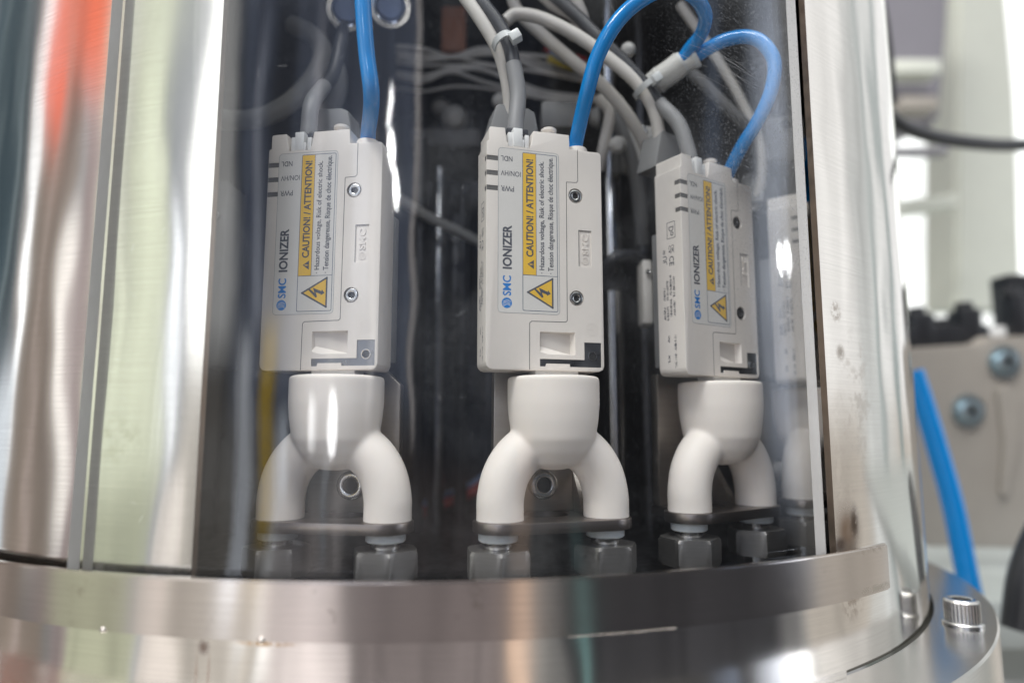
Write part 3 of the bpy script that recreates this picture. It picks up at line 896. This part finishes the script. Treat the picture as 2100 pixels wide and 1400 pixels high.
POSES = [(.1282, .8831, .0608), (-.2018, .8739, -.0390), (.4479, .8771, .0526), (.775, .8771, .03), (1.10, .877, .03), (-.530, .877, 0)]
def frame(i):
    a, ri, yaw = POSES[i]
    n = a + yaw
    N_ = V(math.sin(n), -math.cos(n), 0); X_ = V(math.cos(n), math.sin(n), 0)
    o = RT * ri * V(math.sin(a), -math.cos(a), 0) - 23 * X_ + V(0, 0, 19.73)
    return o, X_, N_, n
def loc(i, u, y, z):
    o, X_, N_, n = frame(i)
    return o + X_ * u - N_ * y + V(0, 0, z)
LION = ['pale grey ionizer with yellow caution label, nearest the middle, curved blue tube in its top',
        'pale grey ionizer with yellow caution label, leftmost, straight blue tube rising from its top',
        'ionizer turned aside so its printed narrow side shows, blurred, right of the middle one',
        'blurred ionizer close behind the right edge of the acrylic, only its narrow side showing',
        'ionizer farthest round the tube, hidden mostly behind the right edge of the window',
        'ionizer in shade behind the left edge of the window']
LMAN = ['white two-legged nozzle under the middle ionizer', 'white two-legged nozzle under the leftmost ionizer, reflections across it',
        'white two-legged nozzle seen at an angle under the right-hand turned ionizer', 'blurred white nozzle leg against the right edge of the acrylic window',
        'white nozzle farthest round the tube behind the window edge', 'white nozzle in shade behind the left window edge']
LBRA = ['steel foot plate and hex nuts under the middle white nozzle', 'steel foot plate and hex nuts under the leftmost white nozzle',
        'dark steel foot plate and hex nuts under the turned right-hand white nozzle', 'blurred foot plate and nuts beside the lower right window edge',
        'foot plate and nuts farthest round the tube', 'foot plate and nuts in shade behind the left window edge']
ion0, man0, bra0 = make_ionizer(), make_manifold(), make_bracket()
for i in range(5):
    o_, X_, N_, n_ = frame(i)
    for proto, labs, cat, grp in ((ion0, LION, 'ionizer', 'ionizers ringed inside the tube'), (man0, LMAN, 'nozzle', 'white nozzles under the ionizers'), (bra0, LBRA, 'bracket', 'foot plates bolted under the nozzles')):
        r_ = proto if i == 0 else copy_tree(proto)
        r_.location = o_ * MM; r_.rotation_euler = (0, 0, n_)
        tag(r_, labs[i], cat, grp)

# ------------------------------------------------------------------ tubing and cables
def cable(name, pts, r, m, label, cat, group=None, k=10, n=18):
    bm = bmesh.new(); tube(bm, pts, r, n, k)
    o = obj(name, bm, m, None, 60)
    return tag(o, label, cat, group)
P = px
cable('air_tube', [loc(0, 37.9, 5.6, 86.5), loc(0, 37.9, 5.6, 92), P(1204, 190, 256), P(1226, 115, 253), P(1262, 50, 252), P(1308, 5, 253), P(1365, -22, 258), P(1418, -10, 268), P(1446, 30, 278), P(1438, 70, 288), P(1415, 100, 294), P(1400, 122, 297)], 2.95, M['blue'],
      'glossy blue air tube arching from the middle ionizer up to the white fitting', 'air tube', 'blue air tubes')
cable('air_tube', [loc(2, 37.9, 5.6, 86.5), loc(2, 37.9, 5.6, 92), P(1522, 300, 290), P(1553, 250, 285), P(1580, 190, 281), P(1588, 130, 280), P(1565, 90, 283), P(1530, 76, 287), P(1485, 84, 291), P(1448, 103, 295), P(1425, 118, 297)], 2.95, M['blue'],
      'blue air tube hooked from the turned right-hand ionizer to the white fitting', 'air tube', 'blue air tubes')
cable('air_tube', [loc(1, 37.9, 5.6, 86.5), loc(1, 37.9, 5.6, 92), P(762, 200, 240), P(752, 110, 238), P(745, 20, 238), P(742, -60, 240)], 2.95, M['blue'],
      'blue air tube running straight up from the leftmost ionizer', 'air tube', 'blue air tubes')
cable('air_tube', [P(1648, 290, 460), P(1662, 370, 440), P(1652, 420, 430), P(1668, 480, 440)], 3, M['blue'],
      'blue air tube glimpsed in the slit beside the acrylic edge', 'air tube', 'blue air tubes')
# y fitting
fy = empty('tube_fitting', px(1360, 160, 302)); tag(fy, 'white Y-shaped plastic fitting with two blue tubes plugged in', 'fitting')
bm = bmesh.new()
a_ = px(1318, 182, 308) - px(1360, 160, 302); b_ = px(1398, 130, 298) - px(1360, 160, 302); c_ = px(1424, 120, 297) - px(1360, 160, 302)
tube(bm, [a_ * 1.15, a_ * .6, a_ * .15], lambda t: 3.6 + 2.4 * t, 20)
tube(bm, [a_ * .25, b_ * .5, b_], 5.6, 20); tube(bm, [b_ * .1, c_ * .6, c_ * .97], 4.2, 20)
obj('fitting_body', bm, M['fitting'], fy, 40)
bm = bmesh.new(); tube(bm, [b_ * .96, b_ * 1.12], 5.0, 20); tube(bm, [c_ * .95, c_ * 1.08], 4.6, 20)
obj('release_collar', bm, M['tie'], fy, 40)

# connector leads of each ionizer
def lead(i, pts1, pts2, d):
    cable('connector_lead', [loc(i, 13, 6, 92.5), loc(i, 13, 6.2, 96)] + pts1, 3.3, M['grey'], LEADS[i][0], 'cable sleeve', 'grey sleeves on the ionizer plugs')
    cable('signal_cable', pts2, 2.9, M['darkcable'], LEADS[i][1], 'cable', 'dark signal cables')
LEADS = {0: ('grey cable sleeve standing on the plug of the middle ionizer', 'dark cable leaving the grey sleeve above the middle ionizer'),
         1: ('grey cable sleeve leaning back from the plug of the leftmost ionizer', 'dark cable behind the leftmost ionizer'),
         2: ('grey cable sleeve sloping from the plug of the turned right-hand ionizer', 'dark cable running up left from the turned right-hand ionizer')}
lead(0, [P(1062, 195, 264), P(1053, 132, 266)], [P(1054, 138, 266), P(1045, 95, 268), P(1022, 50, 270), P(988, 5, 272), P(960, -35, 274)], 266)
lead(1, [P(640, 212, 268), P(664, 178, 282)], [P(661, 182, 281), P(684, 150, 290), P(700, 80, 300), P(712, 10, 310)], 266)
lead(2, [P(1392, 255, 292), P(1352, 212, 297)], [P(1356, 216, 297), P(1325, 178, 298), P(1280, 128, 300), P(1235, 85, 302), P(1190, 40, 306), P(1140, -5, 310), P(1090, -40, 314)], 296)
for pts, r, lab in (
    ([P(1048, 240, 275), P(1040, 170, 272), P(1022, 105, 270), P(985, 40, 270), P(935, -30, 272)], 2.7, 'beige cable zip-tied beside the dark cable over the middle ionizer'),
    ([P(1350, 330, 302), P(1352, 280, 300), P(1338, 220, 298), P(1305, 170, 298), P(1245, 118, 299), P(1180, 72, 301), P(1110, 38, 304), P(1060, 30, 306), P(1037, 44, 306)], 2.9, 'beige cable sloping down to the turned right-hand ionizer, long and in front'),
    ([P(1375, 380, 330), P(1340, 330, 325), P(1290, 240, 320), P(1235, 175, 318), P(1180, 130, 318), P(1110, 70, 320), P(1060, 20, 322), P(1045, -30, 324)], 3.0, 'beige cable behind the first, passing under the big blue arch'),
    ([P(1090, -30, 320), P(1135, 10, 318), P(1172, 30, 316), P(1192, 52, 316), P(1192, 70, 318)], 2.8, 'short beige cable end hooking down beside the zip-tied bundle'),
    ([P(1165, -40, 312), P(1185, 10, 312), P(1196, 45, 314), P(1180, 72, 318), P(1165, 62, 322)], 2.9, 'beige cable loop above the crossing cables'),
    ([P(1395, 10, 350), P(1450, 90, 345), P(1500, 170, 340), P(1535, 240, 338), P(1560, 300, 338), P(1562, 370, 340), P(1545, 430, 344)], 2.6, 'blurred beige cable behind the right-hand blue tube'),
    ([P(1225, 200, 330), P(1250, 230, 330), P(1240, 290, 332), P(1228, 350, 336)], 2.9, 'blurred beige cable down beside the root of the big blue arch')):
    cable('sensor_cable', pts, r, M['beige'], lab, 'cable', 'beige sensor cables')
for pts, r, m, lab in (
    ([P(1230, 170, 350), P(1262, 240, 345), P(1290, 310, 345), P(1308, 390, 350), P(1318, 500, 360)], 3.6, 'greyhousing', 'dark grey cable dropping between the middle and right-hand ionizers'),
    ([P(1395, 130, 330), P(1450, 180, 330), P(1510, 240, 332), P(1545, 270, 336)], 3.0, 'greyhousing', 'dark grey cable crossing behind the white fitting'),
    ([P(1245, 560, 345), P(1258, 532, 340), P(1295, 525, 345), P(1320, 545, 352), P(1330, 600, 360)], 3.4, 'darkcable', 'black cable bend beside the bright rod'),
    ([P(350, 200, 330), P(420, 232, 325), P(480, 247, 322), P(545, 238, 320), P(605, 202, 320), P(648, 150, 324), P(662, 105, 330), P(640, 72, 336), P(600, 52, 342)], 4.6, 'palegrey', 'thick grey hose looping in the upper left of the window'),
    ([P(655, 110, 330), P(690, 140, 335), P(690, 200, 340), P(640, 270, 345)], 4.2, 'palegrey', 'thick grey hose hanging behind the big loop'),
    ([P(815, 405, 380), P(870, 440, 385), P(930, 470, 392), P(990, 500, 400)], 3.0, 'fitting', 'pale cable slanting across the dark gap left of the middle ionizer'),
    ([P(820, 1070, 420), P(870, 1050, 420), P(920, 1030, 422), P(970, 1008, 426), P(1010, 980, 430)], 3.4, 'red', 'red cable curving through the dark gap by the nozzles'),
    ([P(820, 1052, 428), P(870, 1036, 428), P(920, 1016, 430), P(970, 994, 434), P(1010, 966, 438)], 3.2, 'paleblue', 'pale blue cable above the red one in the dark gap'),
    ([P(1120, 95, 400), P(1165, 118, 400), P(1200, 130, 400)], 3.2, 'red', 'short red wire behind the crossing cables'),
    ([P(1125, 118, 400), P(1170, 134, 400), P(1205, 136, 400)], 3.0, 'ywire', 'short yellow wire behind the crossing cables'),
    ([P(1130, 104, 396), P(1165, 126, 396), P(1200, 134, 396)], 2.2, 'paleblue', 'short pale blue wire between the red and yellow ones')):
    cable('loom_cable', pts, r, M[m], lab, 'cable')
for k in range(9):
    y0 = 96 + k * 10 + random.uniform(-9, 9)
    cable('ribbon_wire', [P(815 + random.uniform(-6, 8), y0, 400 + k * 2), P(870, y0 + 6, 400), P(930, y0 + random.uniform(-14, 14) - (y0 - 140) * .35, 402), P(1000, y0 + random.uniform(-14, 18), 406), P(1120, y0 + 30 + random.uniform(-10, 10), 412), P(1240, y0 + 50, 420)], random.uniform(.8, 1.5), M['palewire'],
          'thin pale wire of the bundle running across behind the middle ionizer', 'cable', 'thin pale wires of the horizontal bundle')
# cable ties
def zip_tie(c, axis, r, lab, hd):
    root = empty('cable_tie', c); tag(root, lab, 'cable tie', 'cable ties')
    q = axis.to_track_quat('Z', 'Y')
    Mx = q.to_matrix().to_4x4()
    bm = bmesh.new()
    N_ = 40; rings = []
    prof = [(0, -1.3), (.9, -1.3), (.9, 1.3), (0, 1.3)]
    for i in range(N_):
        t = 2 * math.pi * i / N_
        ring = [bm.verts.new(Mx @ V((r[0] + d) * math.cos(t), (r[1] + d) * math.sin(t), z)) for d, z in prof]
        rings.append(ring)
    for i in range(N_):
        A, B = rings[i], rings[(i + 1) % N_]
        for j in range(4): bm.faces.new((A[j], A[(j + 1) % 4], B[(j + 1) % 4], B[j]))
    bmesh.ops.recalc_face_normals(bm, faces=bm.faces)
    obj('strap', bm, M['tie'], root)
    bm = bmesh.new(); box(bm, (-2.2, -2.2, -2.0), (2.2, 2.2, 2.0), .5, 2, 0, Matrix.Translation(hd) @ Mx)
    obj('tie_head', bm, M['tie'], root)
ax = (P(1045, 95, 268) - P(1015, 45, 270)).normalized()
zip_tie(P(1034, 92, 269), ax, (6.4, 4.2), 'translucent cable tie round the two cables above the middle ionizer', P(1057, 76, 262) - P(1034, 92, 269))
ax = (P(1335, 200, 298) - P(1300, 150, 298)).normalized()
zip_tie(P(1322, 182, 298), ax, (6.4, 4.2), 'blurred cable tie round the cables near the white fitting', P(1345, 162, 292) - P(1322, 182, 298))

# ------------------------------------------------------------------ inside the tube: drum, rods, shelf, fittings
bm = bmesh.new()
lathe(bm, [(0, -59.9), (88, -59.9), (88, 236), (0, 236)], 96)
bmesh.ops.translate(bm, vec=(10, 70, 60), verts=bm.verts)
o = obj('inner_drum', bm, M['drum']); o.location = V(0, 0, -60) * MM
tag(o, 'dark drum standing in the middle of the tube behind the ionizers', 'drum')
bm = bmesh.new()
for x0, x1, z0, z1, y0 in ((-62, -18, 20, 190, -70), (-12, 40, 60, 150, -82), (60, 96, 30, 215, -52)):
    pass
def rod(x, y, z0, z1, r, m, label, collar=None):
    root = empty('guide_rod', (x, y, z0)); tag(root, label, 'rod', 'upright rods inside the tube')
    bm = bmesh.new(); lathe(bm, [(0, 0), (r, 0), (r, z1 - z0 - .6), (r - .6, z1 - z0), (0, z1 - z0)], 40)
    obj('rod_shaft', bm, m, root)
    if collar:
        bm = bmesh.new(); h = collar - z0
        lathe(bm, [(0, h), (r + 2.6, h), (r + 2.6, h + 9), (0, h + 9)], 40)
        obj('rod_collar', bm, M['black'], root)
def at_floor(x, depth):
    p = px(x, 900, depth); return p.x, p.y
for x, d, r, z1, m, lab, col in ((1262, 345, 5.5, 300, 'chrome', 'bright round rod with black collar between middle and right-hand ionizers', 70),
                                 (895, 400, 5, 160, 'chrome', 'bright rod left of the middle ionizer, nearer the drum', None),
                                 (945, 420, 4, 150, 'darksteel', 'dark rod touching the left outline of the middle ionizer', None),
                                 (1330, 400, 6, 300, 'darksteel', 'dark rod just left of the turned right-hand ionizer', None),
                                 (855, 380, 4, 170, 'darksteel', 'dark rod just right of the leftmost ionizer', None),
                                 (470, 380, 6, 300, 'darksteel', 'dark rod at the left of the window', None)):
    X0, Y0 = at_floor(x, d)
    rod(X0, Y0, -59.9, z1, r, M[m], lab, col)
# valve blocks on the drum
def block(x0, x1, y0, y1, depth, thick, m, name, label, cat, bev=1.5, group=None, parts=None):
    """box standing at `depth`, its front spanning the given sight lines, `thick` mm deep"""
    c = px((x0 + x1) / 2, (y0 + y1) / 2, depth)
    hw = (x1 - x0) / 2 / FPX * depth; hh = (y1 - y0) / 2 / FPX * depth
    root = empty(name, c - V(0, 0, hh), math.atan2(RG.y, RG.x))
    bm = bmesh.new(); box(bm, (-hw, 0, 0), (hw, thick, hh * 2), bev)
    obj('block_body', bm, M[m], root)
    tag(root, label, cat, group)
    return root, hw, hh
for x0, x1, y0, y1, d, th, m, lab in (
    (842, 985, 262, 300, 400, 60, 'greyhousing', 'grey shelf crossing behind the left edge of the middle ionizer'),
    (905, 962, 430, 700, 430, 20, 'darksteel', 'dark upright panel low in the gap left of the middle ionizer'),
    (420, 458, 362, 752, 300, 22, 'greyhousing', 'dark grey box edge just inside the left window edge'),
    (1285, 1345, 255, 332, 345, 20, 'fitting', 'pale junction box blurred above left of the turned ionizer'),
    (1575, 1650, 235, 330, 400, 25, 'fitting', 'pale blurred connector behind the upper right of the window'),
    (1110, 1190, 205, 262, 330, 18, 'greyhousing', 'grey connector behind the top of the middle ionizer'),
    (1318, 1340, 530, 665, 330, 14, 'beige', 'cream strip beside the left side of the turned ionizer')):
    r_, hw, hh = block(x0, x1, y0, y1, d, th, m, 'valve_block', lab, 'block')
    if m != 'greyhousing' or hh > 20:
        bm = bmesh.new()
        cap_screw(bm, min(3, hw * .4), 2, 24, toY((0, -.05, hh * 1.6)), .5, 0, 1, False)
        obj('block_screw', bm, [M['screw'], M['hole']], r_)
for x, y, d, r, lab in ((1025, 208, 350, 4.2, 'pale dome standing in for a highlight, just left of the sleeve on the middle ionizer'), (1267, 298, 330, 4.4, 'pale dome standing in for a highlight between the big blue arch and the turned ionizer'),
                     (1288, 103, 320, 3.6, 'pale dome standing in for a highlight inside the bend of the big blue arch'), (932, 243, 410, 8, 'pale dome standing in for a highlight on the grey shelf left of the middle ionizer'),
                     (905, 222, 430, 6, 'pale dome standing in for a highlight at the back, above the grey shelf'), (1230, 240, 400, 6.5, 'pale dome standing in for a highlight deep behind the big blue arch')):
    bm = bmesh.new(); lathe(bm, [(0, r * .9), (r * .5, r * .75), (r * .85, r * .35), (r, 0), (r, -r * 1.2), (0, -r * 1.2)], 28, (EYE - px(x, y, d)).to_track_quat('Z', 'Y').to_matrix().to_4x4())
    o = obj('highlight_dome', bm, M['fitting']); o.location = px(x, y, d) * MM  # pale dome put in to imitate a blurred bright highlight
    tag(o, lab, 'nut', 'highlight domes behind the ionizers')
block(905, 955, 8, 108, 430, 12, 'orangeplate', 'marker_plate', 'faded orange plate blurred at the top, left of the beige cable', 'plate', 1.5)
block(1590, 1650, 640, 760, 420, 20, 'fitting', 'valve_block', 'pale block low behind the right edge of the window', 'block', 1.5)
# chrome bulkhead fittings hanging at the top left
for x, y, lab in ((712, 14, 'chrome ring fitting at the top edge, left of the straight blue tube'), (800, 8, 'chrome ring fitting at the top edge, right of the straight blue tube')):
    root = empty('ring_fitting', px(x, y, 300)); tag(root, lab, 'fitting', 'chrome ring fittings')
    dd = (EYE - px(x, y, 300)).normalized() + V(0, 0, -.5)
    Mx = dd.normalized().to_track_quat('Z', 'Y').to_matrix().to_4x4()
    bm = bmesh.new(); lathe(bm, [(6.2, 4), (7, 5), (9, 5), (9.8, 4), (9.8, 1), (8.6, 0), (8.6, -14), (6, -14), (6, 0), (6.2, 4)], 48, Mx)
    obj('ring', bm, M['chrome'], root)
    bm = bmesh.new(); lathe(bm, [(0, 2.4), (5.2, 2.2), (6.1, 1), (6.1, -3), (0, -3)], 36, Mx)
    obj('insert', bm, M['paleblue'], root)

# ------------------------------------------------------------------ outside: machine bed and what stands behind at the right
bm = bmesh.new(); box(bm, (-1600, 60, -190), (2600, 3200, -149.2), 4)
o = obj('machine_bed', bm, M['bed']); o['kind'] = 'structure'

def slab(name, pts, depth, thick, m, label, cat, bev=2, parent=None, kind=None):
    P3 = [px(x, y, depth) for x, y in pts]
    c = sum(P3, V(0, 0, 0)) / len(P3)
    bm = bmesh.new()
    v0 = [bm.verts.new(p - c) for p in P3]; v1 = [bm.verts.new(p - c + FW * thick) for p in P3]
    fs = [bm.faces.new(v0), bm.faces.new(v1[::-1])]
    n = len(pts)
    for i in range(n): fs.append(bm.faces.new((v0[i], v1[i], v1[(i + 1) % n], v0[(i + 1) % n])))
    bmesh.ops.recalc_face_normals(bm, faces=fs)
    if bev: bmesh.ops.bevel(bm, geom=bm.edges[:], offset=bev, segments=2, affect='EDGES')
    if parent is None:
        root = empty(name, c); o = obj('slab_body', bm, M[m], root); tag(root, label, cat); return root, c
    o = obj(name, bm, M[m], parent); o.location = (c - parent.location / MM) * MM
    return o, c
sup, c = slab('support_plate', [(1850, 716), (2010, 706), (2030, 690), (2260, 686), (2260, 1128), (1900, 1120), (1850, 1060)], 700, 22, 'beigemetal', 'beige metal plate with two zinc screws standing behind the tube', 'plate')
sup.children[0].name = 'plate_body'
for x, y, r in ((2060, 742, 17), (1986, 842, 17)):
    q = px(x, y, 697) - c
    bm = bmesh.new()
    Mx = Matrix.Translation(q) @ (-FW).to_track_quat('Z', 'Y').to_matrix().to_4x4()
    cap_screw(bm, r * .62, 7, 36, Mx, .42, 0, 1, False); lathe(bm, [(0, -1), (r, -1), (r, 1.2), (0, 1.2)], 36, Mx)
    obj('plate_screw', bm, [M['zinc'], M['hole']], sup)
bm = bmesh.new()
pp = [(2040, 800), (2062, 788), (2078, 810), (2080, 900), (2060, 1010), (2046, 1010), (2052, 900)]
P3 = [px(x, y, 699) - c for x, y in pp]
v0 = [bm.verts.new(p) for p in P3]; v1 = [bm.verts.new(p - FW * 6) for p in P3]
bm.faces.new(v0); bm.faces.new(v1[::-1])
for i in range(len(pp)): bm.faces.new((v0[i], v1[i], v1[(i + 1) % len(pp)], v0[(i + 1) % len(pp)]))
bmesh.ops.recalc_face_normals(bm, faces=bm.faces)
obj('raised_rib', bm, M['beigemetal'], sup)
cable('air_tube', [P(1872, 760, 560), P(1895, 830, 555), P(1925, 930, 548), P(1955, 1040, 540), P(1985, 1190, 530), P(2000, 1260, 528)], 8.3, M['blue'], 'thick blue air tube slanting down outside the tube at the right', 'air tube', 'blue air tubes', 10, 24)
cable('power_cable', [P(1800, 215, 620), P(1850, 258, 640), P(1920, 282, 660), P(2000, 294, 680), P(2080, 298, 700), P(2200, 290, 720)], 6.6, M['black'], 'black cable sagging out to the right of the tube', 'cable')
cable('power_cable', [P(2190, 1000, 470), P(2140, 1090, 462), P(2105, 1180, 456), P(2090, 1290, 452)], 11, M['black'], 'thick black cable at the lower right edge of the picture', 'cable')
cable('edge_trim', [P(1808, 0, 560), P(1818, 60, 560), P(1826, 130, 560), P(1832, 215, 560)], 3, M['black'], 'thin black ribbed cable hugging the top right outline of the tube', 'cable')
# black clamps standing on the plate
for k, (x, y, w, h) in enumerate(((1898, 640, 46, 78), (1998, 630, 40, 80), (1950, 664, 165, 52), (2098, 600, 26, 100))):
    r_, hw, hh = block(x - w / 2, x + w / 2, y, y + h, 720, 30, 'black', 'hose_clamp', ['black clamp post nearest the steel tube on the beige plate', 'second black clamp post on the beige plate', 'low black clamp base across the top of the beige plate', 'black clamp post at the far right of the beige plate'][k], 'clamp', 3)
    bm = bmesh.new(); cap_screw(bm, 9, 8, 30, Matrix.Translation((0, 14, hh * 2)), .5, 0, 1, False)
    obj('clamp_knob', bm, [M['black'], M['hole']], r_)
slab('white_column', [(1965, -80), (2060, -80), (2085, 200), (2100, 640), (1960, 640)], 1500, 120, 'palegreen', 'pale green painted column out of focus at the right', 'column', 8)[0].children[0].name = 'column_body'
slab('machine_cabinet', [(1780, -120), (1955, -120), (1945, 60), (1930, 250), (1780, 300)], 1250, 200, 'greymach', 'dark grey machine cabinet out of focus at the top right', 'cabinet', 10)[0].children[0].name = 'cabinet_body'
slab('ledge', [(1830, 412), (1968, 395), (1968, 425), (1830, 442)], 1300, 60, 'palegreen', 'pale ledge out of focus between the tube and the column', 'ledge', 4)[0].children[0].name = 'ledge_body'
slab('guard_panel', [(1800, 1085), (2300, 1085), (2300, 1400), (1800, 1400)], 900, 40, 'bed', 'pale grey-green guard panel low behind the flange', 'panel', 4)[0].children[0].name = 'panel_body'

for x0, x1, y0, y1, d, th, m, nm, lab, cat in (
    (1870, 1905, 655, 712, 730, 30, 'black', 'solenoid_valve', 'squat black valve body beside the steel tube, behind the clamps', 'valve'),
    (2034, 2072, 668, 704, 735, 25, 'whitepaint', 'terminal_block', 'small white block between black clamps on the beige plate', 'block'),
    (1830, 1948, 300, 312, 1200, 30, 'greymach', 'cross_rail', 'thin grey rail out of focus above the pale ledge', 'rail'),
    (1835, 1930, 120, 150, 1180, 40, 'palegreen', 'cover_strip', 'paler strip across the dark cabinet at the top right', 'strip'),
    (1850, 1925, 196, 225, 1180, 40, 'beigemetal', 'cover_strip', 'brownish strip low on the dark cabinet at the top right', 'strip'),
    (2072, 2140, 560, 690, 760, 30, 'black', 'terminal_tower', 'tall black block at the right edge of the picture', 'block')):
    block(x0, x1, y0, y1, d, th, m, nm, lab, cat, 2)
